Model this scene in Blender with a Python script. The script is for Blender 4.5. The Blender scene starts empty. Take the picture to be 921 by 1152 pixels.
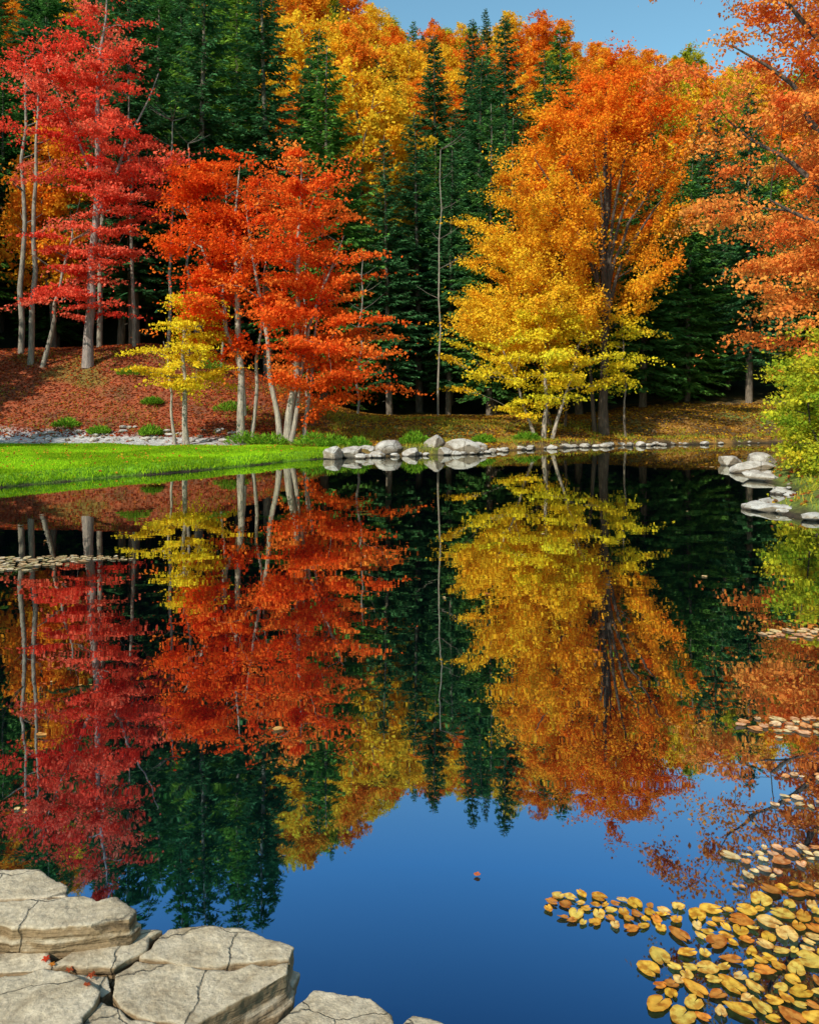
import bpy, math, random
import numpy as np
rng=np.random.default_rng(11); random.seed(5)
scene=bpy.context.scene
def nrm(a):
    return a/np.maximum(np.linalg.norm(a,axis=-1,keepdims=True),1e-9)
def sstep(a,b,x):
    t=np.clip((x-a)/(b-a),0,1); return t*t*(3-2*t)
# ---------------------------------------------------------------- noise
_r=np.random.default_rng(3)
_ang=_r.uniform(0,2*math.pi,24); _ph=_r.uniform(0,6.28,24)
def fbm(x,y,f=1.0,octs=4):
    s=0;a=1;tot=0
    for o in range(octs):
        for k in range(3):
            i=(o*3+k)%24
            s=s+a*np.sin((x*math.cos(_ang[i])+y*math.sin(_ang[i]))*f*(1+.23*k)+_ph[i]+1.3*np.sin((y*math.cos(_ang[i])-x*math.sin(_ang[i]))*f*.7+_ph[(i+5)%24]))
        tot+=a*3; a*=.55; f*=2.07
    return s/tot*1.6
# ---------------------------------------------------------------- mesh buffer
class Buf:
    def __init__(s): s.V=[];s.F=[];s.C=[];s.M=[];s.n=0
    def add(s,v,f,c,m):
        v=np.asarray(v,float).reshape(-1,3); f=np.asarray(f,int).reshape(-1,4)
        c=np.asarray(c,float)
        if c.ndim==1: c=np.tile(c,(len(v),1))
        s.V.append(v);s.F.append(f+s.n);s.C.append(c);s.M.append(np.full(len(f),m));s.n+=len(v)
    def mesh(s,name,mats,smooth0=True):
        V=np.concatenate(s.V);F=np.concatenate(s.F);C=np.concatenate(s.C);M=np.concatenate(s.M)
        me=bpy.data.meshes.new(name)
        me.vertices.add(len(V)); me.vertices.foreach_set('co',V.astype(np.float32).ravel())
        me.loops.add(F.size); me.loops.foreach_set('vertex_index',F.astype(np.int32).ravel())
        me.polygons.add(len(F)); me.polygons.foreach_set('loop_start',np.arange(0,F.size,4,dtype=np.int32))
        me.polygons.foreach_set('material_index',M.astype(np.int32))
        me.polygons.foreach_set('use_smooth',(M==0) if smooth0 else np.zeros(len(M),bool))
        a=me.attributes.new('Col','FLOAT_COLOR','POINT')
        a.data.foreach_set('color',np.concatenate([C,np.ones((len(C),1))],1).astype(np.float32).ravel())
        for m in mats: me.materials.append(m)
        me.update(calc_edges=True); me.validate()
        return me
def obj(name,me,loc=(0,0,0),parent=None):
    o=bpy.data.objects.new(name,me); o.location=loc
    scene.collection.objects.link(o)
    if parent: o.parent=parent
    return o
def tube(buf,P,R,sides,col,mat=0):
    P=np.asarray(P,float);R=np.asarray(R,float);k=len(P)
    T=nrm(np.gradient(P,axis=0))
    ref=np.array([1.,0.13,0]) if abs(T[0,2])>.6 else np.array([0,0,1.])
    A=nrm(np.cross(T,ref)); B=np.cross(T,A)
    th=np.arange(sides)*2*math.pi/sides
    ring=P[:,None,:]+R[:,None,None]*(np.cos(th)[None,:,None]*A[:,None,:]+np.sin(th)[None,:,None]*B[:,None,:])
    i=np.arange(k-1)[:,None]*sides; j=np.arange(sides)[None,:]; j2=(j+1)%sides
    F=np.stack([i+j,i+j2,i+sides+j2,i+sides+j],-1).reshape(-1,4)
    buf.add(ring.reshape(-1,3),F,col,mat)
def kites(buf,P,u,n,ln,wd,col,mat=1):
    u=nrm(u); v=nrm(np.cross(n,u)); N=len(P)
    ln=np.broadcast_to(np.asarray(ln,float),(N,))[:,None]; wd=np.broadcast_to(np.asarray(wd,float),(N,))[:,None]
    nn=np.cross(u,v)
    V=np.stack([P-u*ln*.5,P+v*wd*.5-u*ln*.05+nn*wd*.15,P+u*ln*.5,P-v*wd*.5-u*ln*.05+nn*wd*.15],1).reshape(-1,3)
    F=np.arange(4*N).reshape(-1,4)
    C=np.repeat(col,4,axis=0) if np.ndim(col)==2 else col
    buf.add(V,F,C,mat)
def leaves(buf,P,size,col,up=.5,mat=1):
    N=len(P); n=nrm(rng.normal(size=(N,3))+np.array([0,-.15,up])); u=nrm(np.cross(n,rng.normal(size=(N,3))))
    s=size*rng.uniform(.65,1.3,N)
    kites(buf,P,u,n,s,s*.78,col,mat)
# ---------------------------------------------------------------- materials
def newmat(name):
    m=bpy.data.materials.new(name); m.use_nodes=True; nt=m.node_tree; nt.nodes.clear()
    out=nt.nodes.new('ShaderNodeOutputMaterial'); return m,nt,out
def N(nt,t,**k):
    n=nt.nodes.new(t)
    for a,b in k.items():
        if a in n.inputs.keys(): n.inputs[a].default_value=b
        else: setattr(n,a,b)
    return n
def mat_leaf(name,trans=.38,rough=None,noise=None):
    m,nt,out=newmat(name)
    at=N(nt,'ShaderNodeAttribute',attribute_name='Col'); src=at.outputs['Color']
    if noise:
        geo=N(nt,'ShaderNodeTexCoord'); no=N(nt,'ShaderNodeTexNoise'); no.inputs['Scale'].default_value=noise; no.inputs['Detail'].default_value=5
        nt.links.new(geo.outputs['Object'],no.inputs['Vector'])
        mr=N(nt,'ShaderNodeMapRange'); mr.inputs[1].default_value=.38; mr.inputs[2].default_value=.54; mr.inputs['To Min'].default_value=0; mr.inputs['To Max'].default_value=1
        nt.links.new(no.outputs['Fac'],mr.inputs['Value'])
        mc=N(nt,'ShaderNodeMix',data_type='RGBA'); mc.inputs[6].default_value=(.66,.46,.32,1); mc.inputs[7].default_value=(1.05,1.05,1.05,1); nt.links.new(mr.outputs[0],mc.inputs[0])
        mu=N(nt,'ShaderNodeVectorMath',operation='MULTIPLY'); nt.links.new(src,mu.inputs[0]); nt.links.new(mc.outputs[2],mu.inputs[1]); src=mu.outputs[0]
    if rough:
        p=N(nt,'ShaderNodeBsdfPrincipled'); p.inputs['Roughness'].default_value=rough; p.inputs['Specular IOR Level'].default_value=.2; pc=p.inputs['Base Color']
    else:
        p=N(nt,'ShaderNodeBsdfDiffuse'); pc=p.inputs['Color']
    t=N(nt,'ShaderNodeBsdfTranslucent'); mx=N(nt,'ShaderNodeMixShader'); mx.inputs[0].default_value=trans
    nt.links.new(src,pc); nt.links.new(src,t.inputs['Color'])
    nt.links.new(p.outputs[0],mx.inputs[1]); nt.links.new(t.outputs[0],mx.inputs[2]); nt.links.new(mx.outputs[0],out.inputs[0])
    return m
def mat_noise(name,c1,c2,scale,rough=.9,bump=.3,bscale=None,attr=False,detail=8,stretch=None,bdist=.05):
    m,nt,out=newmat(name)
    tc=N(nt,'ShaderNodeTexCoord'); mp=N(nt,'ShaderNodeMapping'); nt.links.new(tc.outputs['Object'],mp.inputs[0])
    if stretch: mp.inputs['Scale'].default_value=stretch
    no=N(nt,'ShaderNodeTexNoise'); no.inputs['Scale'].default_value=scale; no.inputs['Detail'].default_value=detail; no.inputs['Roughness'].default_value=.65
    nt.links.new(mp.outputs[0],no.inputs['Vector'])
    cr=N(nt,'ShaderNodeValToRGB'); cr.color_ramp.elements[0].position=.35; cr.color_ramp.elements[1].position=.65
    cr.color_ramp.elements[0].color=(*c1,1); cr.color_ramp.elements[1].color=(*c2,1)
    nt.links.new(no.outputs['Fac'],cr.inputs[0]); colout=cr.outputs[0]
    if attr:
        at=N(nt,'ShaderNodeAttribute',attribute_name='Col'); mu=N(nt,'ShaderNodeVectorMath',operation='MULTIPLY')
        nt.links.new(at.outputs['Color'],mu.inputs[0]); nt.links.new(cr.outputs[0],mu.inputs[1]); colout=mu.outputs[0]
    p=N(nt,'ShaderNodeBsdfPrincipled'); p.inputs['Roughness'].default_value=rough; p.inputs['Specular IOR Level'].default_value=.25
    nt.links.new(colout,p.inputs['Base Color'])
    n2=N(nt,'ShaderNodeTexNoise'); n2.inputs['Scale'].default_value=bscale or scale*3; n2.inputs['Detail'].default_value=8
    nt.links.new(mp.outputs[0],n2.inputs['Vector'])
    b=N(nt,'ShaderNodeBump'); b.inputs['Strength'].default_value=bump; b.inputs['Distance'].default_value=bdist
    nt.links.new(n2.outputs['Fac'],b.inputs['Height']); nt.links.new(b.outputs[0],p.inputs['Normal'])
    nt.links.new(p.outputs[0],out.inputs[0]); return m
M_leaf=mat_leaf('autumn_leaf',trans=.42); M_needle=mat_leaf('conifer_needles',trans=.25); M_grass=mat_leaf('grass_blade',trans=.35)
M_bark=mat_noise('bark',(.55,.55,.55),(1.35,1.3,1.2),3,bump=.8,bscale=10,attr=True,stretch=(4,4,.8),detail=4)
M_ground=mat_noise('ground_soil',(.55,.55,.55),(1.35,1.35,1.35),5,bump=.8,bscale=14,attr=True,bdist=.08)
M_pad=mat_leaf('lily_leaf',trans=.12,rough=.45,noise=38)
def mat_stone(name,c1,c2,cdark,scale,crack,cw=.018,side=.5,cdk=.3):
    m,nt,out=newmat(name); L=nt.links.new
    tc=N(nt,'ShaderNodeTexCoord')
    n1=N(nt,'ShaderNodeTexNoise'); n1.inputs['Scale'].default_value=scale; n1.inputs['Detail'].default_value=12; n1.inputs['Roughness'].default_value=.72; n1.inputs['Distortion'].default_value=.6; L(tc.outputs['Object'],n1.inputs['Vector'])
    cr=N(nt,'ShaderNodeValToRGB'); e=cr.color_ramp.elements; e[0].position=.34;e[0].color=(*cdark,1);e[1].position=.66;e[1].color=(*c2,1); k=e.new(.46);k.color=(*c1,1)
    L(n1.outputs['Fac'],cr.inputs[0])
    n2=N(nt,'ShaderNodeTexNoise'); n2.inputs['Scale'].default_value=scale*18; n2.inputs['Detail'].default_value=8; n2.inputs['Roughness'].default_value=.65; L(tc.outputs['Object'],n2.inputs['Vector'])
    mr=N(nt,'ShaderNodeMapRange'); mr.inputs[1].default_value=.3;mr.inputs[2].default_value=.7;mr.inputs[3].default_value=.68;mr.inputs[4].default_value=1.22; L(n2.outputs['Fac'],mr.inputs[0])
    mu=N(nt,'ShaderNodeVectorMath',operation='SCALE'); L(cr.outputs[0],mu.inputs[0]); L(mr.outputs[0],mu.inputs['Scale'])
    nd=N(nt,'ShaderNodeTexNoise'); nd.inputs['Scale'].default_value=crack*1.8; nd.inputs['Detail'].default_value=6; L(tc.outputs['Object'],nd.inputs['Vector'])
    ad=N(nt,'ShaderNodeVectorMath',operation='MULTIPLY_ADD'); L(nd.outputs['Color'],ad.inputs[0]); ad.inputs[1].default_value=(.35,.35,.05); L(tc.outputs['Object'],ad.inputs[2])
    mpc=N(nt,'ShaderNodeMapping'); mpc.inputs['Scale'].default_value=(.75,1.3,.25); L(ad.outputs[0],mpc.inputs[0])
    vo=N(nt,'ShaderNodeTexVoronoi',feature='DISTANCE_TO_EDGE'); vo.inputs['Scale'].default_value=crack; L(mpc.outputs[0],vo.inputs['Vector'])
    mc=N(nt,'ShaderNodeMapRange'); mc.inputs[1].default_value=.0;mc.inputs[2].default_value=cw;mc.inputs[3].default_value=cdk;mc.inputs[4].default_value=1; L(vo.outputs['Distance'],mc.inputs[0])
    m2=N(nt,'ShaderNodeVectorMath',operation='SCALE'); L(mu.outputs[0],m2.inputs[0]); L(mc.outputs[0],m2.inputs['Scale'])
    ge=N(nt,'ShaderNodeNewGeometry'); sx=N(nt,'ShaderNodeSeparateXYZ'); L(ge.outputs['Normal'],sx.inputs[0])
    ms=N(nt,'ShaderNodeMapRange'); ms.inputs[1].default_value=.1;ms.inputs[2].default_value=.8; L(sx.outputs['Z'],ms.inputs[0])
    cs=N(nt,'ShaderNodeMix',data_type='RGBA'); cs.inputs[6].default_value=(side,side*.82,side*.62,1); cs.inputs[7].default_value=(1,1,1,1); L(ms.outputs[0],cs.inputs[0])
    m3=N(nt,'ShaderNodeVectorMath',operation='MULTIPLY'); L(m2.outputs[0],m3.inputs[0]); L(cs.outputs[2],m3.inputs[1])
    gp=N(nt,'ShaderNodeSeparateXYZ'); L(ge.outputs['Position'],gp.inputs[0])
    mw=N(nt,'ShaderNodeMapRange'); mw.inputs[1].default_value=.015;mw.inputs[2].default_value=.06;mw.inputs[3].default_value=.35;mw.inputs[4].default_value=1; L(gp.outputs['Z'],mw.inputs[0])
    m4=N(nt,'ShaderNodeVectorMath',operation='SCALE'); L(m3.outputs[0],m4.inputs[0]); L(mw.outputs[0],m4.inputs['Scale'])
    p=N(nt,'ShaderNodeBsdfPrincipled'); p.inputs['Roughness'].default_value=.85; p.inputs['Specular IOR Level'].default_value=.25; L(m4.outputs[0],p.inputs['Base Color'])
    mpl=N(nt,'ShaderNodeMapping'); mpl.inputs['Scale'].default_value=(1.5,1.5,22); L(tc.outputs['Object'],mpl.inputs[0])
    nl=N(nt,'ShaderNodeTexNoise'); nl.inputs['Scale'].default_value=1.6; nl.inputs['Detail'].default_value=6; L(mpl.outputs[0],nl.inputs['Vector'])
    b0=N(nt,'ShaderNodeBump'); b0.inputs['Strength'].default_value=.9; b0.inputs['Distance'].default_value=.04; L(nl.outputs['Fac'],b0.inputs['Height'])
    b=N(nt,'ShaderNodeBump'); b.inputs['Strength'].default_value=.7; b.inputs['Distance'].default_value=.010; L(n2.outputs['Fac'],b.inputs['Height']); L(b0.outputs[0],b.inputs['Normal'])
    b2=N(nt,'ShaderNodeBump'); b2.inputs['Strength'].default_value=.8; b2.inputs['Distance'].default_value=.012; L(mc.outputs[0],b2.inputs['Height']); L(b.outputs[0],b2.inputs['Normal'])
    L(b2.outputs[0],p.inputs['Normal']); L(p.outputs[0],out.inputs[0]); return m
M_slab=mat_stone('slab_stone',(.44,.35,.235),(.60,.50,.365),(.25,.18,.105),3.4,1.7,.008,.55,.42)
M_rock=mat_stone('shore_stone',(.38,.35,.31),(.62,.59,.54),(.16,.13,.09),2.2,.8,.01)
# water
M_water,nt,out=newmat('pond_water'); L=nt.links.new
lw=N(nt,'ShaderNodeLayerWeight'); lw.inputs['Blend'].default_value=.5
mr=N(nt,'ShaderNodeMapRange'); mr.inputs[1].default_value=.3;mr.inputs[2].default_value=.9;mr.inputs[3].default_value=.72;mr.inputs[4].default_value=.95
L(lw.outputs['Facing'],mr.inputs[0])
tr=N(nt,'ShaderNodeValToRGB'); e=tr.color_ramp.elements; e[0].position=.36; e[0].color=(.07,.18,.38,1); e[1].position=.80; e[1].color=(.76,.78,.73,1); k=e.new(.50); k.color=(.28,.55,.90,1); k=e.new(.62); k.color=(.66,.76,.88,1)
L(lw.outputs['Facing'],tr.inputs[0])
gl=N(nt,'ShaderNodeBsdfGlossy'); gl.inputs['Roughness'].default_value=.012; L(tr.outputs[0],gl.inputs['Color'])
df=N(nt,'ShaderNodeBsdfDiffuse'); df.inputs['Color'].default_value=(.002,.008,.012,1)
tc=N(nt,'ShaderNodeTexCoord'); mp=N(nt,'ShaderNodeMapping'); mp.inputs['Scale'].default_value=(.8,1.4,1); L(tc.outputs['Object'],mp.inputs[0])
no=N(nt,'ShaderNodeTexNoise'); no.inputs['Scale'].default_value=1.6; no.inputs['Detail'].default_value=2; L(mp.outputs[0],no.inputs['Vector'])
bp=N(nt,'ShaderNodeBump'); bp.inputs['Strength'].default_value=.045; bp.inputs['Distance'].default_value=.02; L(no.outputs['Fac'],bp.inputs['Height'])
L(bp.outputs[0],gl.inputs['Normal'])
mx=N(nt,'ShaderNodeMixShader'); L(mr.outputs[0],mx.inputs[0]); L(df.outputs[0],mx.inputs[1]); L(gl.outputs[0],mx.inputs[2]); L(mx.outputs[0],out.inputs[0])

# ---------------------------------------------------------------- terrain
pond=np.array([(-14.5,-1),(-15,8),(-13.5,14.2),(-11.2,16.8),(-9.4,18.4),(-7.3,21.3),(-5.5,23.5),(-3.8,26.4),(-2.9,27.6),(-1,28.6),(2.6,30.2),(4.5,32.4),(7.1,34.2),(9.5,35.4),(12,36.2),(16.6,37.6),(20,36),(18.5,31),(14.5,28.6),(11.6,26.8),(10.4,24),(9.7,22),(8.9,20.2),(8.4,17.5),(7.3,15.6),(6.4,14.8),(6.9,13.3),(8.6,11.5),(11,8),(13,2),(13,-1),(5,0.2),(1.5,1.0),(0,1.9),(-.9,2.05),(-2.2,2.3),(-5,1.5)],float)
def sdist(x,y):
    x=np.asarray(x,float);y=np.asarray(y,float)
    d=np.full(x.shape,1e9); inside=np.zeros(x.shape,bool); n=len(pond)
    for i in range(n):
        a=pond[i];b=pond[(i+1)%n];e=b-a
        t=np.clip(((x-a[0])*e[0]+(y-a[1])*e[1])/(e@e),0,1)
        d=np.minimum(d,np.hypot(x-a[0]-t*e[0],y-a[1]-t*e[1]))
        c=((a[1]>y)!=(b[1]>y)); 
        with np.errstate(divide='ignore',invalid='ignore'):
            xi=(b[0]-a[0])*(y-a[1])/(b[1]-a[1]+1e-12)+a[0]
        inside^=(c&(x<xi))
    return np.where(inside,-d,d)
def ground(x,y):
    x=np.asarray(x,float);y=np.asarray(y,float)
    d=sdist(x,y); near=sstep(6,14,y)
    d=d+fbm(x,y,1.6,3)*.16*near
    z=np.where(d>0,.02+.24*sstep(0,.55,d),-np.minimum(.9,.55*-d)-.02)
    out_=sstep(0.3,2.5,d)
    z=z+out_*(.06*fbm(x,y,.8,3))
    A=sstep(-1,-15,x)
    z=z+out_*(A*4.5*sstep(31.5,43,y)+ .9*sstep(31,40,y)*sstep(-20,-4,x) *sstep(.5,5,d))
    t=np.maximum(0,y-46); hill=.57*t*sstep(0,18,t); hill=np.where(hill>46,46+ (1-np.exp(-(hill-46)/14))*14,hill)
    q=x/np.maximum(y,20)
    hill=hill*(1-.36*sstep(.10,.55,q))*(1+.14*sstep(.02,-.16,q))
    z=z+hill*(1+.05*fbm(x,y,.06,2))
    z=z+sstep(1,14,d)*sstep(8,16,x)*1.3*sstep(5,14,y)
    z=z+sstep(4,60,np.abs(x)-18)*8*sstep(-40,20,y)
    return z
def axis(lo,hi,st,far):
    a=list(np.arange(lo,hi+1e-6,st)); s=st; v=a[-1]
    while v<far: s*=1.22; v+=s; a.append(v)
    s=st; v=a[0]
    while v>-far: s*=1.22; v-=s; a.insert(0,v)
    return np.array(a)
gx=axis(-20,20,.2,1200); gy=axis(-3,47,.2,1200)
GX,GY=np.meshgrid(gx,gy); GZ=ground(GX,GY)
nx,ny=len(gx),len(gy)
x=GX.ravel();y=GY.ravel();d=sdist(x,y)
nz1=fbm(x,y,2.1,4); nz2=fbm(x+31,y-17,.6,4)
def C(*c): return np.array(c)[None,:]
col=np.tile(C(.10,.065,.028),(len(x),1))
def mixc(col,c,m): m=np.clip(m,0,1)[:,None]; return col*(1-m)+c*m
col=mixc(col,C(.44,.22,.04),sstep(-.3,.5,nz1)*.7*sstep(-6,0,x))
col=mixc(col,C(.14,.20,.03),sstep(.1,.7,nz2)*.6)
redm=sstep(-2,-6,x+.8*nz1)*sstep(32.2,33.2,y+.5*nz1)
col=mixc(col,C(.30,.075,.028),redm)
col=mixc(col,C(.15,.06,.03),redm*sstep(-.1,.8,nz1)*.8)
col=mixc(col,C(.12,.14,.02),redm*sstep(.35,.8,nz2)*.6)
grav=sstep(-5.6,-7.5,x+.8*nz1)*sstep(30.1,30.6,y+.25*nz1)*sstep(33.3,32.5,y+.5*nz1+ .1*(x+8))
col=mixc(col,C(.46,.45,.43),grav)
lawn=sstep(-2.2,-3.0,x+.3*nz1)*sstep(30.7,30.1,y+.25*nz1+.12*(x+3))*sstep(10,14,y)
col=mixc(col,C(.16,.33,.012),lawn)
nearg=np.maximum(sstep(12,8,y),sstep(6,7,x)*sstep(27,22,y))
col=mixc(col,C(.14,.19,.03),nearg*.9)
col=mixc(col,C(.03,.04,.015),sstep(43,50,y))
col=mixc(col,C(.035,.025,.015),sstep(.22,.0,d))
b=Buf(); idx=np.arange(nx*ny).reshape(ny,nx)
F=np.stack([idx[:-1,:-1],idx[:-1,1:],idx[1:,1:],idx[1:,:-1]],-1).reshape(-1,4)
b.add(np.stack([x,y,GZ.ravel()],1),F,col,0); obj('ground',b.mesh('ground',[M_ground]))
me=bpy.data.meshes.new('pond_water'); me.from_pydata([(-17,-2,0),(21,-2,0),(21,39,0),(-17,39,0)],[],[(0,1,2,3)]); me.materials.append(M_water); obj('pond_water',me)

# ---------------------------------------------------------------- trees
def stemline(p0,p1,n=9,wob=.12,curve=(0,0,0)):
    t=np.linspace(0,1,n)[:,None]; P=np.array(p0)*(1-t)+np.array(p1)*t
    w=rng.normal(size=(n,3))*wob*np.array([1,1,.1]); w[0]=0
    return P+w+np.array(curve)*(np.sin(t*math.pi))
def prof_sample(prof,K,depth=1.0,shell=.45,tier=None,lob=.22,seed=0):
    prof=np.array(prof,float); z=prof[:,0]; hw=(prof[:,2]-prof[:,1])/2
    zz=np.linspace(z[0],z[-1],200); w=np.interp(zz,z,hw)**1.6+.05; w/=w.sum()
    Z=rng.choice(zz,K,p=w)+rng.normal(size=K)*.05
    a=rng.uniform(0,2*math.pi,K)
    if tier:
        off=.35*tier*np.sin(a*1.0+seed)
        Z=np.round((Z+off)/tier)*tier-off+rng.normal(size=K)*tier*.10
    r=rng.uniform(0,1,K)**shell
    lo=np.interp(Z,z,prof[:,1]); hi=np.interp(Z,z,prof[:,2]); c=(lo+hi)/2; h=(hi-lo)/2
    l=1-lob+lob*np.sin(a*3+Z*1.7+seed)*np.cos(a*2-Z*1.1)+ (lob*.8*np.cos(Z*2.3+a*5))
    r=r*np.clip(l,.3,1.08)
    return np.stack([c+h*r*np.cos(a),h*depth*r*np.sin(a),Z],1),r
def grow(name,loc,stems,prof,K,nl,leaf,pal,barkcol,depth=1.,shell=.45,tier=None,cl=(.55,.4,.16),rise=.25,hollow=None,lob=.22,gradient=None,tilt=.1,rmin=.007,seed=0,asmesh=False,jit=.12,br=1.):
    b=Buf(); NP=[];NR=[]
    bark=np.array(barkcol)
    for P,r0,r1 in stems:
        R=np.linspace(1,0,len(P))**.8*(r0-r1)+r1; R[0]*=1.25
        t=np.linspace(0,len(P)-1,len(P)*3); Q=np.stack([np.interp(t,np.arange(len(P)),P[:,k]) for k in range(3)],1); QR=np.interp(t,np.arange(len(P)),R)
        tube(b,Q,QR,8,bark); NP.append(Q[3:]);NR.append(QR[3:])
    NP=np.concatenate(NP);NR=np.concatenate(NR); stemP=NP.copy()
    CP,rf=prof_sample(prof,K,depth,shell,tier,lob,seed)
    if hollow is not None:
        keep=~hollow(CP); CP=CP[keep];rf=rf[keep]
    dist=np.array([np.linalg.norm(stemP-c,axis=1).min() for c in CP]); order=np.argsort(dist)
    zmin=min(p[0] for p in prof)
    allL=[];allC=[]
    for i in order:
        c=CP[i]; dv=c-NP; L_=np.linalg.norm(dv,axis=1); hz=np.hypot(dv[:,0],dv[:,1])
        cost=L_+2.2*np.maximum(0,rise*hz-dv[:,2])+np.where(NP[:,2]<zmin*.55,3,0)
        j=int(np.argmin(cost)); p0=NP[j]; ln=L_[j]
        m=p0+(c-p0)*.5+np.array([0,0,.10*ln])+rng.normal(size=3)*.06*ln
        t=np.linspace(0,1,6)[:,None]; Q=(1-t)**2*p0+2*t*(1-t)*m+t*t*c
        Q[1:-1]+=rng.normal(size=(4,3))*.02*ln
        r0=min(NR[j]*.75,(.012+.013*ln)*br); R=np.linspace(r0,rmin,6)
        tube(b,Q,R,4,bark*.85); NP=np.concatenate([NP,Q[2:]]);NR=np.concatenate([NR,R[2:]])
        ax=c-stemP[np.argmin(np.linalg.norm(stemP[:,:2]-c[:2],axis=1)+.4*np.abs(stemP[:,2]-c[2]))]; ax=ax*np.array([1,1,0]); 
        ax=nrm(ax+rng.normal(size=3)*.3*np.array([1,1,0])); ax=nrm(ax+np.array([0,0,tilt+rng.normal()*.15])); bb=nrm(np.cross(ax,[0,0,1.])); cc=np.cross(bb,ax)
        n=int(nl*rng.uniform(.6,1.4)); s=rng.uniform(.7,1.25)
        nt_=6; ta=rng.normal(size=(nt_,2))*np.array([cl[0],cl[1]])*s*.8
        k=rng.integers(0,nt_,n); q=ta[k]*rng.uniform(.2,1.15,n)[:,None]+rng.normal(size=(n,2))*np.array([cl[0],cl[1]])*.26*s
        o=q[:,:1]*ax+q[:,1:]*bb+(rng.normal(size=n)*cl[2]*s-.10*(q**2).sum(1)/ (cl[0]**2+.05)*cl[0])[:,None]*cc
        P=c+o
        g=np.clip(gradient(P)+rng.normal()*jit+rng.normal(size=n)*.08,0,1) if gradient else np.clip(.5+rng.normal()*.25+rng.normal(size=n)*.12,0,1)
        pa=np.array(pal); u=g*(len(pa)-1); i0=np.minimum(u.astype(int),len(pa)-2); f=(u-i0)[:,None]; col=pa[i0]*(1-f)+pa[i0+1]*f
        col=col*(rng.uniform(.85,1.12)*rng.uniform(.78,1.15,n))[:,None]
        allL.append(P);allC.append(np.minimum(col,.95))
    P=np.concatenate(allL);Cc=np.concatenate(allC)
    leaves(b,P,leaf,Cc,up=.7)
    me=b.mesh(name,[M_bark,M_leaf])
    if asmesh: return me
    return obj(name,me,loc)
CRIM=[(.76,.045,.028),(.92,.11,.055),(.94,.20,.11)]
RED=[(.80,.07,.012),(.93,.16,.02),(.94,.27,.04)]
ORG=[(.82,.20,.018),(.92,.34,.025),(.92,.50,.03)]
BIG=[(.94,.58,.03),(.95,.46,.025),(.95,.34,.022),(.93,.20,.016)]
LEM=[(.50,.52,.03),(.84,.70,.03),(.93,.62,.03)]
def gz(x,y): return float(ground(np.array([x]),np.array([y]))[0])
GB=(.36,.31,.26); DB=(.09,.07,.055)
X,Y=-15.6,39.; 
prof=[(1.8,-2.0,1.2),(3,-2.9,1.5),(4.2,-2.8,1.6),(5.7,-2.6,2.3),(7,-2.2,3.8),(9.1,-3.,5.2),(11.3,-4.1,5.3),(12.6,-4.,4.6),(14.3,-3.5,3.6),(16,-3,3),(18,-.8,1.4),(18.8,0,.5)]
grow('crimson_maple_tree',(X,Y,gz(X,Y)-.1),[(stemline((0,0,0),(.9,0,18.6),12,.08),.24,.02),(stemline((.5,0,7.5),(3.2,.6,14.5),7,.08),.09,.015),(stemline((.6,0,8.5),(-2,-.6,15),7,.08),.08,.015)],prof,165,190,.15,CRIM,(.30,.25,.23),tier=1.5,cl=(1.1,.6,.07),rise=.05,shell=.48,tilt=.03,lob=.26,br=1.4)
X,Y=-6.7,32.
prof=[(3.6,-1.2,.6),(5.7,-3.4,.7),(7.1,-3.9,1),(8.1,-4,1),(9.2,-3.3,1),(10.2,-3,.7),(11.3,-2.2,.4),(11.9,-.8,.1)]
grow('red_maple_tree',(X,Y,gz(X,Y)-.1),[(stemline((0,0,0),(-.2,0,11.2),9,.07),.16,.02),(stemline((.1,0,1.2),(-2.6,.4,10),9,.06,(.5,0,0)),.11,.015),(stemline((.35,.2,0),(1.0,.3,8),8,.05),.09,.015)],prof,88,210,.13,[RED[0],(.90,.12,.014),(.94,.21,.025)],GB,tier=1.25,cl=(1.0,.5,.08),rise=.35,shell=.5,tilt=.35,lob=.35,br=1.6)
X,Y=-4.8,31.6
prof=[(1.8,.8,2.8),(2.7,-1.2,4.1),(4.3,-2.2,4.4),(5.7,-3.,4.3),(7.1,-2.6,4.0),(8.5,-2.6,3.7),(9.9,-2.1,2.8),(11,-1.2,1.9),(12,0,.7)]
grow('red_maple_tree',(X,Y,gz(X,Y)-.1),[(stemline((0,0,0),(.5,0,11.4),9,.07,(.2,0,0)),.16,.02),(stemline((-.25,.1,0),(-1.6,-.3,9.6),8,.06),.12,.015),(stemline((.15,-.1,0.1),(2.2,.3,8.4),8,.06,(-.4,0,0)),.11,.015),(stemline((.6,.3,0),(1.4,.6,7),7,.05),.09,.015)],prof,165,210,.13,RED,GB,tier=1.2,cl=(1.05,.55,.08),rise=.25,shell=.45,tilt=.22,lob=.3,br=1.6)
X,Y=-8.75,31.6
prof=[(2.3,-.8,1.4),(2.8,-2.1,1.7),(3.5,-1.3,1.3),(4.1,-2,1.7),(5,-1.1,1.),(5.6,-1,.8),(6.2,-.2,.2)]
grow('yellow_maple_tree',(X,Y,gz(X,Y)-.1),[(stemline((0,0,0),(-.1,0,6.2),8,.05),.12,.012),(stemline((-.5,.2,0),(-.9,.2,4.2),7,.04),.07,.01)],prof,60,150,.115,LEM[1:],GB,tier=.75,cl=(.7,.38,.06),rise=.1,tilt=.05,br=1.4)
X,Y=9.0,37.3
prof=[(3.4,-5.0,-1.0),(4.2,-7.2,.2),(5.5,-7.9,1.6),(7.6,-7.4,3.4),(9.6,-7.0,4.1),(11.7,-6.1,4.2),(13.7,-4.6,4.0),(15.8,-2.3,3.1),(17.6,-.2,.9),(18,.1,.4)]
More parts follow.
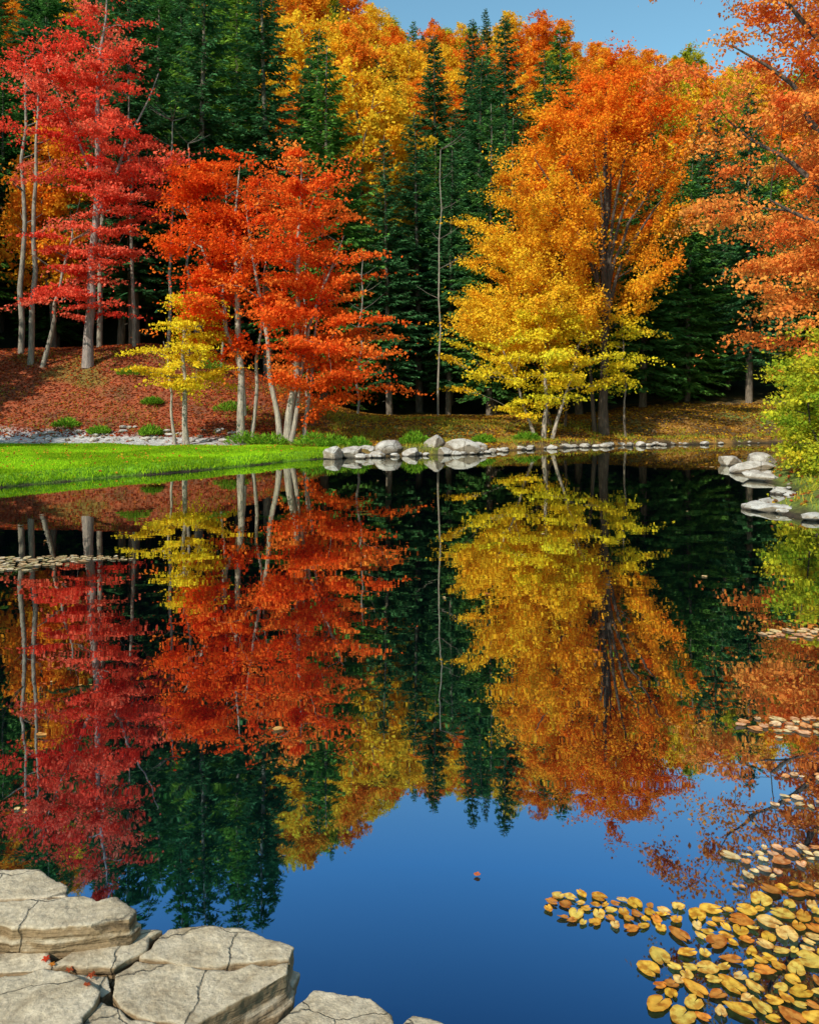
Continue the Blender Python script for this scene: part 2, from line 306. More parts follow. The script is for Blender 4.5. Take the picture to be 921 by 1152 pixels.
def hol(P): return (np.abs(P[:,0]-.15)<.26*np.maximum(0,P[:,2]-3.5)*.6+.25)&(P[:,1]<.3)&(P[:,2]<12.5)&(rng.uniform(size=len(P))<.84)
def gb(P): return np.clip(.50+.065*(P[:,2]-10.0)+.055*(P[:,0]+1.5),0,1)
st=[(stemline((0,0,0),(.2,0,16.5),12,.08),.24,.02)]
for dx,dy,zz,z0 in [(-2.6,-.9,14,5.5),(-1.3,-.5,15,6),(2.1,-.8,14,6.2),(1.2,-1.3,15,6.8),(-4.6,-.4,11.5,4.8),(3.1,-.4,11.5,5.8),(-.9,-1.6,13.5,6.5),(.8,1.2,14,6),(-3.4,-1.2,12.5,6.2),(2.6,-1.2,12.5,6.6),(-.2,-1.5,14.5,7)]:
    st.append((stemline((.02,0,z0-.4),(dx,dy,zz),8,.07,(-dx*.16,0,0)),.10,.02))
st.append((stemline((-.35,.15,0),(-1.2,.3,9),8,.05),.11,.02)); st.append((stemline((-2.4,.2,0),(-3.2,.3,9),8,.06),.09,.02)); st.append((stemline((-1.7,.5,0),(-1.9,.3,8),8,.06),.07,.02))
grow('golden_maple_tree',(X,Y,gz(X,Y)-.1),st,prof,620,230,.12,BIG,(.085,.065,.05),cl=(.85,.40,.12),rise=.6,hollow=hol,gradient=gb,tilt=.55,shell=.40,lob=.19,br=1.3)
X,Y=5.9,35.4
prof=[(1.4,-2.2,.6),(2.2,-3.5,2.6),(3,-4.3,3.3),(4,-4.2,3.5),(5,-3,3.0),(5.8,-2,2.2),(6.6,-.5,.8)]
grow('yellow_maple_tree',(X,Y,gz(X,Y)-.1),[(stemline((0,0,0),(.2,0,6.2),8,.05),.11,.012),(stemline((-.3,.1,0),(-2,0,4.8),7,.05),.08,.01),(stemline((.4,.2,0),(1.9,.1,5),7,.05),.09,.01)],prof,110,165,.12,[(.66,.62,.03),(.88,.68,.03),(.92,.58,.025)],GB,tier=.85,cl=(.8,.45,.07),rise=.2,tilt=.2,lob=.3)
X,Y=9.9,36.8
grow('yellow_maple_tree',(X,Y,gz(X,Y)-.1),[(stemline((0,0,0),(-.1,0,6.0),8,.06),.055,.01)],[(2.2,-.6,.4),(3.5,-1.1,1.1),(4.6,-1,1),(6.0,-.2,.2)],26,110,.12,LEM,(.14,.115,.09),cl=(.5,.3,.08),rise=.1)
X,Y=14.,20.
prof=[(1.7,-4.5,4),(2.6,-6.,6),(4.2,-6.4,6.5),(6,-6.9,6.5),(8,-7.1,6.5),(10,-7.2,6.4),(12,-7.5,6),(14,-6.8,5),(16,-4,3),(17.5,-.5,.5)]
st=[(stemline((0,0,0),(.3,0,16),12,.1),.34,.03)]
for dx,dy,zz,z0 in [(-5.5,-.6,12.5,4),(-5.8,.6,8.8,3.2),(-5.6,-1.5,6.3,2.6),(-3.5,-2.5,13,6),(-4,2.5,12,5),(4,1,12,5),(3,-3,11,4.5),(-5.9,0.3,10.6,4.4)]:
    st.append((stemline((.02,0,z0),(dx,dy,zz),9,.14,(dx*.02,0,.5)),.13,.02))
grow('orange_maple_tree',(X,Y,gz(X,Y)-.1),st,prof,760,230,.10,[(.88,.20,.04),(.94,.31,.06),(.95,.46,.08)],DB,tier=.9,cl=(.8,.5,.09),rise=.15,shell=.38,tilt=.0,lob=.18,depth=.8)
for X,Y,w,h in [(9.6,18.6,1.5,3.4),(11.2,21.6,2.,3.6),(9.4,16.2,1.2,1.7)]:
    grow('spicebush_shrub',(X,Y,gz(X,Y)-.05),[(stemline((0,0,0),(dx,dy,h*.9),6,.04),.03,.006) for dx,dy in [(-.6,0),(.5,.3),(0,-.5),(.1,.1)]],[(.15,-w*.8,w*.8),(h*.4,-w,w),(h*.75,-w*.8,w*.8),(h,-.2,.2)],90,140,.085,[(.22,.32,.02),(.5,.5,.03),(.78,.6,.03)],DB,cl=(.42,.28,.07),rise=.2,tilt=.15,lob=.3)

# ------------------------------------------------ forest
def conifer(name,H,R,bare,cola,colb,droop=0.):
    b=Buf(); tube(b,stemline((0,0,0),(0,0,H),10,.03),np.linspace(.011*H+.03,.015,10),7,(.17,.14,.11))
    z0=bare*H; z=z0; PP=[];UU=[];NN=[];LL=[];CC=[]
    for _ in range(int(bare*28)):
        zz=rng.uniform(.25,1)*z0; a=rng.uniform(0,6.28); l=rng.uniform(.4,1.3)
        tube(b,[(0,0,zz),(l*.5*math.cos(a),l*.5*math.sin(a),zz-.02),(l*math.cos(a),l*math.sin(a),zz-.15*l)],[.02,.014,.006],3,(.13,.11,.09))
    while z<H*.985:
        t=(z-z0)/(H-z0); L0=R*((1-t)**.72)*min(1,.6+2.2*t)+.12; nb=int(4+4*(1-t)+rng.integers(0,2)); a0=rng.uniform(0,6.28)
        for k in range(nb):
            a=a0+k*6.283/nb+rng.normal()*.25; Lb=L0*rng.uniform(.6,1.15); el=math.radians(-12-droop+45*t+rng.normal()*6)
            dr=np.array([math.cos(a),math.sin(a),0]); zb=z+rng.normal()*.12
            s=np.arange(.12,1.0,.14/max(Lb,.35)); 
            def pos(s): s=np.asarray(s)[:,None]; return dr*s*Lb*math.cos(el)+np.array([0,0,1])*(zb+Lb*math.sin(el)*s-.16*Lb*s**2+.10*Lb*s**4)
            tube(b,pos([0,.5,1.]),[.012+.008*Lb,.012,.004],3,(.10,.08,.055))
            P=pos(s); side=np.array([-dr[1],dr[0],0]); sg=(np.arange(len(s))%2*2-1)[:,None]
            for rep in range(3):
                l=(.24+.30*Lb*(1-s)*.55)*rng.uniform(.7,1.25,len(s))
                u=nrm(dr*.75+side*(sg*[1,-1,.15][rep])*rng.uniform(.6,1.1,(len(s),1))+np.array([0,0,-.28])+rng.normal(size=(len(s),3))*.14)
                PP.append(P+u*l[:,None]*.45+rng.normal(size=P.shape)*.03);UU.append(u);NN.append(nrm(np.array([0,0,1.])+rng.normal(size=(len(s),3))*.45));LL.append(l)
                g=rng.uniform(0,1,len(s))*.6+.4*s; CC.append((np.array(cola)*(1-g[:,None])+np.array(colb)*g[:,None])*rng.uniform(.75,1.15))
        z+=rng.uniform(.28,.46)
    P=np.concatenate(PP);Lx=np.concatenate(LL)
    kites(b,P,np.concatenate(UU),np.concatenate(NN),Lx,Lx*.32+.03,np.concatenate(CC))
    return b.mesh(name,[M_bark,M_needle])
con=[conifer('spruce_a',18,3.5,.08,(.045,.14,.032),(.12,.29,.06)),
     conifer('spruce_b',20,3.2,.14,(.035,.115,.042),(.085,.23,.075)),
     conifer('spruce_c',16,3.7,.05,(.055,.155,.028),(.145,.32,.05)),
     conifer('pine_light',19,3.4,.20,(.12,.24,.035),(.30,.48,.06),-12)]
def dec(pal,sd):
    p=[(3,-1.5,1.5),(4.5,-3,3),(7,-3.6,3.4),(9.5,-3.2,3.1),(11.5,-2,2),(13,-.4,.4)]
    return grow('broadleaf',(0,0,0),[(stemline((0,0,0),(.2,0,12),9,.15),.18,.02),(stemline((0,0,3),(-1.8,.5,10),7,.1),.09,.015),(stemline((0,0,3.5),(1.8,-.5,10),7,.1),.09,.015)],p,130,130,.22,pal,(.16,.13,.1),cl=(.65,.5,.2),rise=.4,seed=sd,asmesh=True,tilt=.2)
decs=[dec(ORG,1),dec([(.92,.44,.02),(.93,.56,.03),(.9,.60,.04)],2),dec([(.75,.14,.012),(.9,.26,.02),(.92,.38,.03)],3),dec([(.24,.3,.02),(.5,.46,.03),(.7,.55,.03)],4)]
forest=bpy.data.objects.new('forest_trees',None); scene.collection.objects.link(forest)
pts=[]
def tryadd(x,y,sp):
    for (a,b_) in pts:
        if (a-x)**2+(b_-y)**2<sp*sp: return False
    pts.append((x,y)); return True
cnt=0
R2=random.Random(21)
def plant(me,x,y,s,nm,parent=None,w=None):
    o=obj(nm,me,(x,y,gz(x,y)-.15),parent); w=w or s*R2.uniform(.95,1.15); o.scale=(w,w,s); o.rotation_euler=(R2.uniform(-.03,.03),R2.uniform(-.03,.03),R2.uniform(0,6.28)); pts.append((x,y)); return o
plant(con[3],-10.4,49,1.25,'pine_tree'); plant(con[3],-12.8,52,1.3,'pine_tree')
for X,Y,s,k in [(-4.2,62,1.35,1),(-1.6,65,1.2,1),(-5.6,69,1.4,0),(1.5,78,1.1,0),(-8.2,68,1.4,1),(-6.5,77,1.4,1),(-10.5,78,1.4,0),(-3,82,1.3,1)]: plant(decs[k],X,Y,s,'golden_birch_tree')
for X,Y,s,k in [(-6.6,52,1.25,0),(.6,49,.92,1),(2.6,51,1.0,0),(4.6,56,1.08,1),(-1.4,50.5,.85,2),(1.6,57,.95,2),(6.9,54,1.0,0),(7.5,62,1.1,1),(10.6,63,1.05,0),(12.8,68,1.1,0)]: plant(con[k],X,Y,s,'spruce_tree')
for it in range(6500):
    y=42.5+R2.random()**1.3*95; x=R2.uniform(-1,1)*(.60*y+9)
    if y<44.5 and x<-9: continue
    q=x/y
    if 55<y<66 and -.12<q<-.02 and R2.random()<.8: continue
    if not tryadd(x,y,2.9+.024*(y-42)+R2.random()*.6): continue
    pdec=.03
    if y>62 and -.2<q<.28: pdec=.36
    if y>80: pdec=max(pdec,.72)
    if y<52: pdec=0.02
    z=gz(x,y)-.15
    if R2.random()<pdec: me=R2.choice([decs[0],decs[0],decs[1],decs[1],decs[2],decs[3]]); s=R2.uniform(.9,1.25)
    else:
        me=R2.choice([con[0],con[1],con[2],con[0],con[1],con[3]] if y>50 else [con[0],con[1],con[1],con[2]]); s=R2.uniform(.68,1.1)
        if y>80: s*=.85
        if q<-.10: s*=1.25
        elif q<.06 and y<60: s*=.85
        if q>.12: s*=.85
        if q>.1 and y>60: s*=.85
    nm='spruce_tree' if me in con[:3] else ('pine_tree' if me is con[3] else 'maple_tree')
    o=obj(nm,me,(x,y,z)) if (y<48 and abs(q)<.6) else obj('forest_part',me,(x,y,z),forest)
    o.rotation_euler=(R2.uniform(-.03,.03),R2.uniform(-.03,.03),R2.uniform(0,6.28)); w=s*R2.uniform(.9,1.15); o.scale=(w,w,s); cnt+=1
for it in range(500):
    x=R2.choice([-1,1])*R2.uniform(22,50); y=R2.uniform(2,46)
    if x>0 and y<14: continue
    if not tryadd(x,y,4.5): continue
    me=R2.choice(con+decs[:2]); o=obj('forest_part',me,(x,y,gz(x,y)-.15),forest); s=R2.uniform(.7,1); o.scale=(s,s,s); o.rotation_euler=(0,0,R2.uniform(0,6.28))
for (X,Y,h,lx,r) in [(-18.6,39.5,14,.4,.16),(-17.9,39.2,7,1.6,.13),(-16.2,42,15,.3,.15),(-14.2,41.5,13,-.3,.11),(-12.6,42,12,.2,.1),(-11.3,41,11,.1,.09),(-19.8,41,15,.2,.16),(-9.6,41,10,.3,.08),(-2.6,40.5,8,.2,.07),(1.5,42,14,.1,.06),(-4.9,39,8,-.2,.07)]:
    bb=Buf(); P=stemline((0,0,0),(lx,0,h),10,.06); tube(bb,P,np.linspace(r,r*.3,10),8,(.27,.24,.20))
    for k in range(12):
        i=rng.integers(4,10); a=rng.uniform(0,6.28); l=rng.uniform(.5,1.6); p=P[i]; tube(bb,[p,p+np.array([math.cos(a)*l*.5,math.sin(a)*l*.5,l*.25]),p+np.array([math.cos(a)*l,math.sin(a)*l,l*.6])],[r*.3,r*.18,.006],4,(.18,.155,.13))
    obj('bare_tree',bb.mesh('bare_tree',[M_bark]),(X,Y,gz(X,Y)-.1))

# ------------------------------------------------ grass, litter, ferns
def scatter(n,x0,x1,y0,y1,fn):
    x=rng.uniform(x0,x1,n);y=rng.uniform(y0,y1,n);m=fn(x,y);return x[m],y[m]
b=Buf()
def lawnmask(x,y): 
    n=fbm(x,y,2.1,4); d=sdist(x,y)+fbm(x,y,1.6,3)*.16; return (d>.05)&(x+.3*n<-2.7)&(y+.25*n+.12*(x+3)<30.3)
x,y=scatter(190000,-17,-2,14,31.5,lawnmask); z=ground(x,y); n=len(x)
u=nrm(np.array([0,0,1.])+rng.normal(size=(n,3))*.35); nn=nrm(rng.normal(size=(n,3))*np.array([1,1,.2]))
h=rng.uniform(.04,.09,n)*(1+1.2*sstep(.5,.1,sdist(x,y))); g=rng.uniform(0,1,(n,1)); pt=sstep(-.4,.6,fbm(x,y,.9,3))[:,None]
kites(b,np.stack([x,y,z+h*.3],1),u,nn,h,.02,(np.array([.20,.44,.012])*(1-g)+np.array([.48,.72,.02])*g)*(.68+.42*pt))
obj('lawn_grass',b.mesh('lawn_grass',[M_bark,M_grass]))
b=Buf()
x,y=scatter(70000,-24,20,30.5,45,lambda x,y:(sdist(x,y)>.3)&~lawnmask(x,y)&((y>33)|(x>-6)|(rng.uniform(size=len(x))<.06))); z=ground(x,y); n=len(x)
g=rng.uniform(0,1,n); L_=sstep(-2,-7,x)[:,None]; pr=np.array([(.58,.09,.03),(.66,.20,.04),(.36,.06,.025),(.22,.09,.04)])[rng.integers(0,4,n)]; po=np.array([(.6,.28,.03),(.75,.45,.03),(.36,.15,.03),(.2,.1,.04)])[rng.integers(0,4,n)]
leaves(b,np.stack([x,y,z+.02],1),.12,(pr*L_+po*(1-L_))*rng.uniform(.6,1.1,(n,1)),up=2.5)
x,y=scatter(700,-15,-3,17,30.5,lawnmask); n=len(x); po=np.array([(.6,.25,.03),(.7,.45,.03),(.6,.1,.03)])[rng.integers(0,3,n)]
leaves(b,np.stack([x,y,ground(x,y)+.06],1),.08,po,up=2.5)
x,y=scatter(12000,6,20,11,30,lambda x,y:sdist(x,y)>.15); n=len(x); po=np.array([(.5,.22,.03),(.62,.36,.03),(.5,.1,.03),(.2,.1,.04)])[rng.integers(0,4,n)]
leaves(b,np.stack([x,y,ground(x,y)+.02],1),.09,po*rng.uniform(.6,1.1,(n,1)),up=2.5)
obj('fallen_leaves',b.mesh('fallen_leaves',[M_bark,M_leaf]))
b=Buf()
def rg(x,y): d=sdist(x,y); return (d>.12)&(fbm(x,y,1.3,3)>.02)
for (n,a,c,e,f,hh) in [(26000,6.3,16,11,30,.16),(30000,-6,20,28,39,.2),(8000,-20,-6,32.5,42,.14)]:
    x,y=scatter(n,a,c,e,f,lambda x,y:rg(x,y)&~lawnmask(x,y)&((y>33.3)|(x>-6))); z=ground(x,y);m=len(x)
    u=nrm(np.array([0,0,1.])+rng.normal(size=(m,3))*.4);h=rng.uniform(.5,1.2,m)*hh;g=rng.uniform(0,1,(m,1))
    kites(b,np.stack([x,y,z+h*.35],1),u,nrm(rng.normal(size=(m,3))*np.array([1,1,.2])),h,.025,np.array([.14,.24,.02])*(1-g)+np.array([.5,.40,.05])*g)
obj('bank_grass',b.mesh('bank_grass',[M_bark,M_grass]))
for (X,Y,w,h) in [(-10.7,33.2,.5,.45),(-6.3,31.3,.9,.55),(-5.4,31.0,.8,.5),(-3.6,30.3,.9,.6),(-2.8,30,.7,.5),(.2,31.2,.6,.55),(-12.9,33.4,.5,.35),(-14.5,34,.6,.4),(3,32.6,.5,.4),(-10,40,1,.6),(-13,38,.8,.5),(-11.5,36,.5,.35),(-8,36,.8,.5),(-1.9,29.6,.5,.4),(5,34.3,.6,.4)]:
    b=Buf(); n=420; a=rng.uniform(0,6.28,n); r=w*np.sqrt(rng.uniform(0,1,n)); P=np.stack([r*np.cos(a),r*np.sin(a)*.8,h*(1-(r/w)**2*.6)*rng.uniform(.2,1,n)],1)
    u=nrm(P*np.array([1,1,.6])+np.array([0,0,.3])+rng.normal(size=(n,3))*.25)
    g=rng.uniform(0,1,(n,1)); kites(b,P,u,nrm(np.array([0,0,1.])+rng.normal(size=(n,3))*.5),rng.uniform(.15,.3,n),.05,np.array([.07,.2,.015])*(1-g)+np.array([.26,.46,.03])*g)
    obj('fern_plant',b.mesh('fern_plant',[M_bark,M_grass]),(X,Y,gz(X,Y)))

# ------------------------------------------------ rocks
import bmesh
def rockmesh(sx,sy,sz,seed,sub=4):
    r=np.random.default_rng(seed); bm=bmesh.new(); bmesh.ops.create_icosphere(bm,subdivisions=sub,radius=1)
    V=np.array([v.co[:] for v in bm.verts])
    for k in range(13):
        n=nrm(r.normal(size=3)); h=r.uniform(.55,.85); dd=V@n; V=V-np.outer(np.maximum(0,dd-h)*.95,n)
    V+= nrm(V)*(fbm(V[:,0]*1.5+seed,V[:,1]*1.5+V[:,2]*1.3,2.2,4)*.035)[:,None]
    V=V*np.array([sx,sy,sz])
    for v,c in zip(bm.verts,V): v.co=c
    return bm
def rock_obj(name,items,mat,loc=(0,0,0)):
    me=bpy.data.meshes.new(name); big=bmesh.new()
    for (x,y,z,sx,sy,sz,seed,sub) in items:
        bm=rockmesh(sx,sy,sz,seed,sub); a=(seed*1.7)%6.28
        for v in bm.verts:
            X_,Y_,Z_=v.co; v.co=(X_*math.cos(a)-Y_*math.sin(a)+x,X_*math.sin(a)+Y_*math.cos(a)+y,Z_+z)
        t=bpy.data.meshes.new('t'); bm.to_mesh(t); bm.free(); big.from_mesh(t); bpy.data.meshes.remove(t)
    big.to_mesh(me); big.free()
    for p in me.polygons: p.use_smooth=False
    me.materials.append(mat); return obj(name,me,loc)
for i,(X,Y,sx,sy,sz) in enumerate([(-2.7,27.6,.5,.4,.35),(-2.0,28.1,.55,.4,.3),(-1.1,28.3,.35,.3,.2),(-.7,29.4,.75,.5,.42),(.1,28.9,.4,.35,.22),(.9,30.4,.6,.45,.55),(1.9,30.1,.8,.5,.42),(1.3,29.5,.4,.3,.2),(2.6,31.2,.45,.4,.3),(-1.6,29.2,.5,.4,.3),(9.5,22.3,.75,.4,.22),(10.2,23.4,.6,.5,.35),(9.9,24.8,.5,.4,.25),(8.9,20.1,.8,.35,.14),(7.2,15.2,.6,.3,.12),(6.6,14.4,.55,.3,.1)]):
    rock_obj('boulder',[(0,0,0,sx,sy,sz,40+i,4)],M_rock,(X,Y,.05+sz*.25))
items=[]; r=np.random.default_rng(77)
seg=pond[8:16]; 
for k in range(120):
    i=r.integers(0,len(seg)-1); t=r.uniform(); p=seg[i]*(1-t)+seg[i+1]*t; s=r.uniform(.06,.3)*r.uniform(.6,1); items.append((p[0]+r.normal()*.25,p[1]+r.normal()*.4+.15,.05,s*1.3,s,s*.6,200+k,2))
seg=pond[18:27]
for k in range(60):
    i=r.integers(0,len(seg)-1); t=r.uniform(); p=seg[i]*(1-t)+seg[i+1]*t; s=r.uniform(.06,.22); items.append((p[0]+r.normal()*.2,p[1]+r.normal()*.25,.04,s*1.3,s,s*.5,400+k,2))
for k in range(60):
    X_=r.uniform(-16,-6.5); Y_=r.uniform(32.2,34); s=r.uniform(.05,.2); items.append((X_,Y_,gz(X_,Y_)+.02,s*1.3,s,s*.7,600+k,2))
rock_obj('shore_stones',items,M_rock)

# foreground slabs
tex1=bpy.data.textures.new('c1','CLOUDS'); tex1.noise_scale=.16; tex1.noise_depth=5
tex2=bpy.data.textures.new('c2','CLOUDS'); tex2.noise_scale=.035; tex2.noise_depth=3
def slab(poly,ztop,zbot,seed,tilt=(0,0)):
    r=np.random.default_rng(seed); poly=np.array(poly,float); n=len(poly); pts_=[]
    area=sum(poly[i][0]*poly[(i+1)%n][1]-poly[(i+1)%n][0]*poly[i][1] for i in range(n))
    if area<0: poly=poly[::-1]
    c=poly.mean(0)
    for i in range(n):
        a=poly[i];e=poly[(i+1)%n]; m=max(1,int(np.linalg.norm(e-a)/.05)); nv=np.array([e[1]-a[1],a[0]-e[0]]); nv=nv/np.linalg.norm(nv)
        for k in range(m): pts_.append(a+(e-a)*k/m+ (nv*r.normal()*.008 if k else 0))
    pts_=np.array(pts_); m=len(pts_)
    bm=bmesh.new(); rings=[]
    zs=[ztop]; z=ztop
    while z>zbot+.06: z-=r.uniform(.02,.055); zs.append(z); zs.append(z-.004)
    zs.append(zbot)
    off=0
    for li,z in enumerate(zs):
        if li and li%2==0: off=r.uniform(-.026,.016)
        ring=[]
        for p in pts_:
            q=p-c; dn=q/np.linalg.norm(q); q=q+dn*(off+ (r.normal()*.004 if li else 0))
            ring.append(bm.verts.new((q[0],q[1],z+(tilt[0]*q[0]+tilt[1]*q[1])+r.normal()*.0012)))
        rings.append(ring)
    bm.faces.new(rings[0]); bm.faces.new(rings[-1][::-1])
    for A_,B_ in zip(rings[:-1],rings[1:]):
        for i in range(m): bm.faces.new((A_[i],B_[i],B_[(i+1)%m],A_[(i+1)%m]))
    bmesh.ops.recalc_face_normals(bm,faces=bm.faces)
    bmesh.ops.triangulate(bm,faces=bm.faces)
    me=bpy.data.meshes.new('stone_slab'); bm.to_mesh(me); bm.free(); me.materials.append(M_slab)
    o=obj('stone_slab',me,(c[0],c[1],0))
    rm=o.modifiers.new('r','REMESH'); rm.mode='VOXEL'; rm.voxel_size=.0055; rm.use_smooth_shade=True
    sm=o.modifiers.new('s','SMOOTH'); sm.iterations=1
    d1=o.modifiers.new('d','DISPLACE'); d1.texture=tex1; d1.strength=.016; d1.texture_coords='GLOBAL'; d1.mid_level=.5
    d2=o.modifiers.new('d2','DISPLACE'); d2.texture=tex2; d2.strength=.007; d2.texture_coords='GLOBAL'
    return o
slab([(-1.9,2.95),(-1.36,2.96),(-1.22,2.87),(-1.19,2.80),(-1.9,2.78)],.27,-.3,1,(0,.02))
slab([(-1.9,2.62),(-1.9,2.77),(-1.4,2.77),(-1.02,2.79),(-.92,2.72),(-.93,2.67),(-1.1,2.64)],.275,-.3,2,(.0,.01))
slab([(-1.15,2.56),(-1.1,2.66),(-.97,2.74),(-.835,2.75),(-.90,2.61),(-.94,2.56)],.19,-.3,3)
slab([(-.825,2.765),(-.58,2.767),(-.38,2.67),(-.39,2.61),(-.62,2.575),(-.885,2.62)],.185,-.4,4,(.01,.0))
slab([(-.885,2.612),(-.62,2.568),(-.39,2.602),(-.385,2.555),(-.48,2.465),(-.64,2.33),(-.80,2.375),(-.91,2.46),(-.935,2.55)],.18,-.4,24,(.01,.0))
slab([(-1.9,2.52),(-1.9,2.635),(-1.18,2.635),(-1.14,2.56),(-1.4,2.505)],.195,-.3,5)
slab([(-1.9,2.15),(-1.9,2.50),(-1.38,2.49),(-1.12,2.545),(-.94,2.45),(-.93,2.3),(-1.0,2.15)],.20,-.3,6,(0,-.01))
slab([(-1.12,2.55),(-.955,2.55),(-.92,2.49),(-.94,2.46)],.175,-.3,7)
slab([(-.935,2.44),(-.82,2.365),(-.67,2.32),(-.64,2.1),(-.98,2.1)],.18,-.3,8)
slab([(-.52,2.1),(-.45,2.34),(-.30,2.53),(-.12,2.50),(-.05,2.43),(-.07,2.1)],.14,-.4,9,(0,.02))
slab([(-.04,2.1),(-.04,2.38),(.01,2.45),(.16,2.39),(.22,2.1)],.13,-.4,10)

def pads(name,regs,pal,seed,base=.095,pk=.42):
    r=np.random.default_rng(seed); b=Buf(); placed=[]
    for (cx,cy,rx,ry,n,sc) in regs:
        tries=0;k=0
        while k<n and tries<n*40:
            tries+=1; a=r.uniform(0,6.28); q=r.uniform()**.6; X_=cx+rx*q*math.cos(a); Y_=cy+ry*q*math.sin(a); s=base*sc*r.uniform(.5,1.2)
            if any((X_-p[0])**2+(Y_-p[1])**2<(pk*(s+p[2]))**2 for p in placed): continue
            placed.append((X_,Y_,s)); k+=1
            m=22; th=np.linspace(.1,2*math.pi-.1,m); rr=s*.5*(1+.06*np.sin(3*th+a)+.03*r.normal(size=m)); rr[0]*=.7;rr[-1]*=.7
            # ovate leaf with a drawn-out tip opposite the stalk notch
            tipf=r.uniform(0,.28); rr=rr*(1+tipf*np.exp(-((th-math.pi)/.35)**2))
            asp=r.uniform(.6,.92); ro=r.uniform(0,6.28); tl=r.normal(size=2)*.018; cu=r.uniform(.0,.007)*(1 if r.uniform()<.3 else .15)
            hz=r.uniform(.004,.009)
            def pt(f,lift):
                px=rr*f*np.cos(th); py=rr*f*np.sin(th)*asp; x_=px*math.cos(ro)-py*math.sin(ro);y_=px*math.sin(ro)+py*math.cos(ro)
                return np.stack([X_+x_,Y_+y_,hz+tl[0]*x_+tl[1]*y_+lift+.001*np.sin(3*th+a)*f+cu*f**2*np.maximum(0,np.cos(th-a))],1)
            c0=pt(.02,0);c1=pt(.6,.0008);c2=pt(1,.0018)
            V=np.concatenate([c0,c1,c2]); F=[]
            for i in range(m-1):
                F+= [(i,i+1,m+i+1,m+i),(m+i,m+i+1,2*m+i+1,2*m+i)]
            cc=np.array(pal[r.integers(0,len(pal))])*r.uniform(.78,1.08); C_=np.concatenate([np.tile(cc*.75,(m,1)),np.tile(cc,(m,1))*r.uniform(.92,1.06,(m,1)),np.tile(cc*np.array([.97,.80,.6]),(m,1))*r.uniform(.65,1.1,(m,1))])
            b.add(V,F,np.minimum(C_,.95),1)
    return obj(name,b.mesh(name,[M_bark,M_pad]))
YP=[(.80,.47,.06),(.84,.56,.12),(.78,.40,.05),(.82,.48,.05),(.78,.54,.10),(.74,.28,.04),(.85,.56,.18),(.55,.22,.04)]
pads('lily_pads',[(.68,3.16,.14,.10,22,.75),(.84,3.12,.14,.09,18,.75)],YP,1)
pads('lily_pads',[(1.12,3.06,.20,.11,25,.85),(1.35,2.98,.27,.17,48,.9),(1.65,3.12,.3,.2,55,.9),(1.02,2.80,.22,.11,28,.95),(1.3,2.72,.28,.15,38,.95),(1.5,2.85,.3,.2,55,1.),(.93,2.66,.14,.06,10,1.),(1.35,2.5,.25,.1,20,1.)],YP,2)
PK=[(.80,.44,.24),(.84,.58,.34),(.78,.36,.14),(.84,.64,.32)]
pads('lily_pads',[(1.6,3.52,.22,.07,15,.75),(1.5,3.40,.12,.04,5,.65),(1.95,3.55,.25,.12,18,.8)],PK,3)
pads('lily_pads',[(1.98,4.0,.2,.06,10,.75),(2.1,4.25,.12,.05,5,.7)],PK,8)
pads('lily_pads',[(2.45,4.95,.42,.13,30,1.)],PK,4)
pads('lily_pads',[(3.45,6.85,.48,.16,30,1.15)],PK,5)
pads('lily_pads',[(-4.9,9.9,.9,.32,105,1.25),(-4.2,10.2,.6,.16,30,1.0),(-5.0,9.5,.6,.14,24,1.1),(-3.75,10.1,.3,.05,9,.75)],[(.66,.56,.34),(.56,.50,.26),(.74,.55,.32),(.42,.30,.16),(.75,.66,.48)],6,pk=.40)
fl=[(rng.uniform(-6,8),rng.uniform(4,26),.01,.01,1,rng.uniform(.35,.7)) for _ in range(44)]+[(.28,3.37,.01,.01,1,.3),(1.35,3.3,.03,.01,2,.5),(9,24,.4,.2,6,1.8),(-1.9,3.9,.04,.03,3,.3),(-2.4,5.6,.3,.1,4,.4)]
pads('floating_leaves',fl,[(.75,.4,.12),(.8,.6,.3),(.6,.16,.05)],7)
b=Buf()
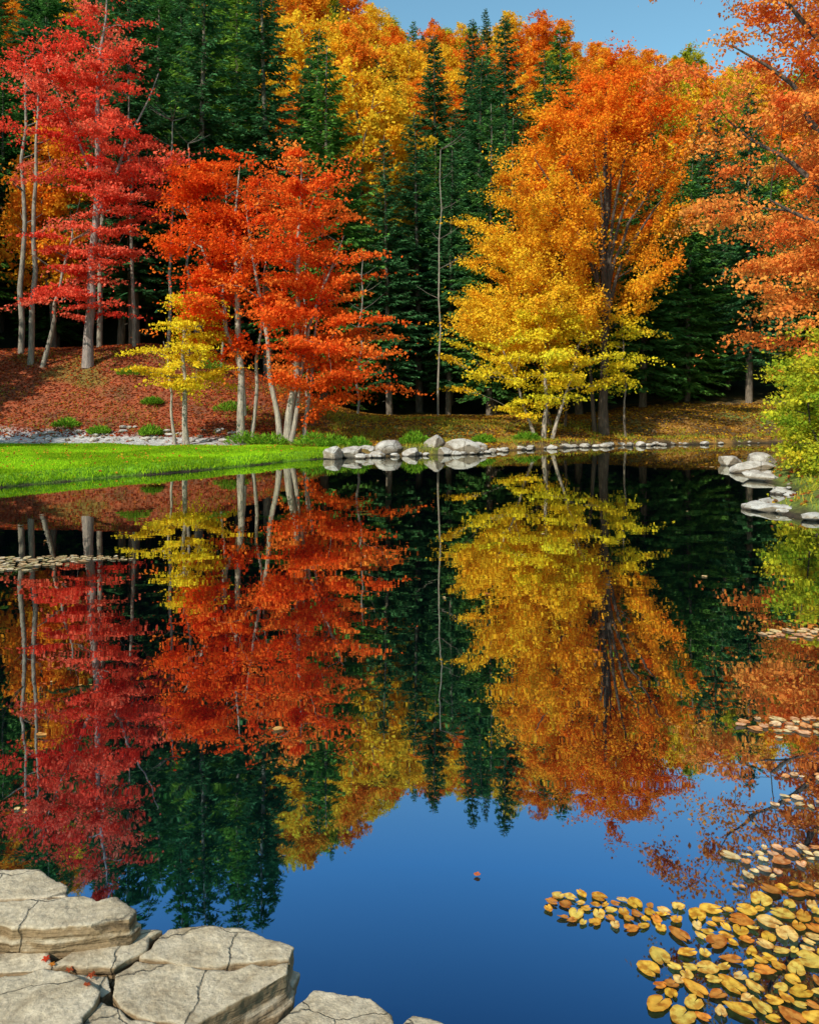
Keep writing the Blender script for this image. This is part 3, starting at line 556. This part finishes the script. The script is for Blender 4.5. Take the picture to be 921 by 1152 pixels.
for (X_,Y_,Z_) in [(-1.17,2.59,.19),(-1.14,2.565,.19),(-.99,2.47,.195),(-1.0,2.53,.18),(-1.08,2.555,.18)]:
    th=np.linspace(0,2*math.pi,16,endpoint=False)+rng.uniform(0,6); s_=rng.uniform(.008,.014); rr=s_*(1+.45*np.cos(5*th*1.0)); V=[(X_,Y_,Z_+.012)]+[(X_+rr[i]*math.cos(th[i]),Y_+rr[i]*math.sin(th[i]),Z_+.008+rng.uniform(0,.006)) for i in range(16)]
    F=[(0,1+i,1+(i+1)%16,1+(i+2)%16) for i in range(0,16,2)]; b.add(V,F,np.array([(.55,.05,.02),(.6,.2,.03),(.4,.08,.03)][rng.integers(0,3)]),1)
obj('maple_leaves',b.mesh('maple_leaves',[M_bark,M_leaf]))

# ------------------------------------------------ light
sv=np.array([-.58,-.78,.0]); sv=sv/np.linalg.norm(sv); el=math.radians(38); rot=math.atan2(sv[0],sv[1])
w=bpy.data.worlds.new('World'); scene.world=w; w.use_nodes=True; nt=w.node_tree
bg=nt.nodes['Background']; sk=nt.nodes.new('ShaderNodeTexSky'); sk.sky_type='NISHITA'; sk.sun_disc=False; sk.sun_elevation=el; sk.sun_rotation=rot; sk.ozone_density=1.0; sk.air_density=1.0; sk.dust_density=.8
tn=nt.nodes.new('ShaderNodeVectorMath'); tn.operation='MULTIPLY'; tn.inputs[1].default_value=(1.0,1.38,1.25)
nt.links.new(sk.outputs[0],tn.inputs[0]); nt.links.new(tn.outputs[0],bg.inputs[0]); bg.inputs[1].default_value=.15
ld=bpy.data.lights.new('sun','SUN'); ld.energy=5; ld.angle=math.radians(.5); ld.color=(1,.94,.82)
so=bpy.data.objects.new('sun',ld); scene.collection.objects.link(so)
from mathutils import Vector
dirv=Vector((sv[0]*math.cos(el),sv[1]*math.cos(el),math.sin(el))); so.rotation_euler=dirv.to_track_quat('Z','Y').to_euler(); so.location=(-20,-20,30)
cam=bpy.data.cameras.new('camera'); co=bpy.data.objects.new('camera',cam); scene.collection.objects.link(co); co.location=(0,0,2); co.rotation_euler=(math.radians(90),0,0)
cam.sensor_fit='VERTICAL'; cam.sensor_height=36; cam.lens=28.25; cam.shift_y=-.109; cam.clip_end=3000; cam.clip_start=.05
scene.camera=co
scene.view_settings.view_transform='Standard'; scene.view_settings.look='None'; scene.view_settings.exposure=0
print('trees',cnt)
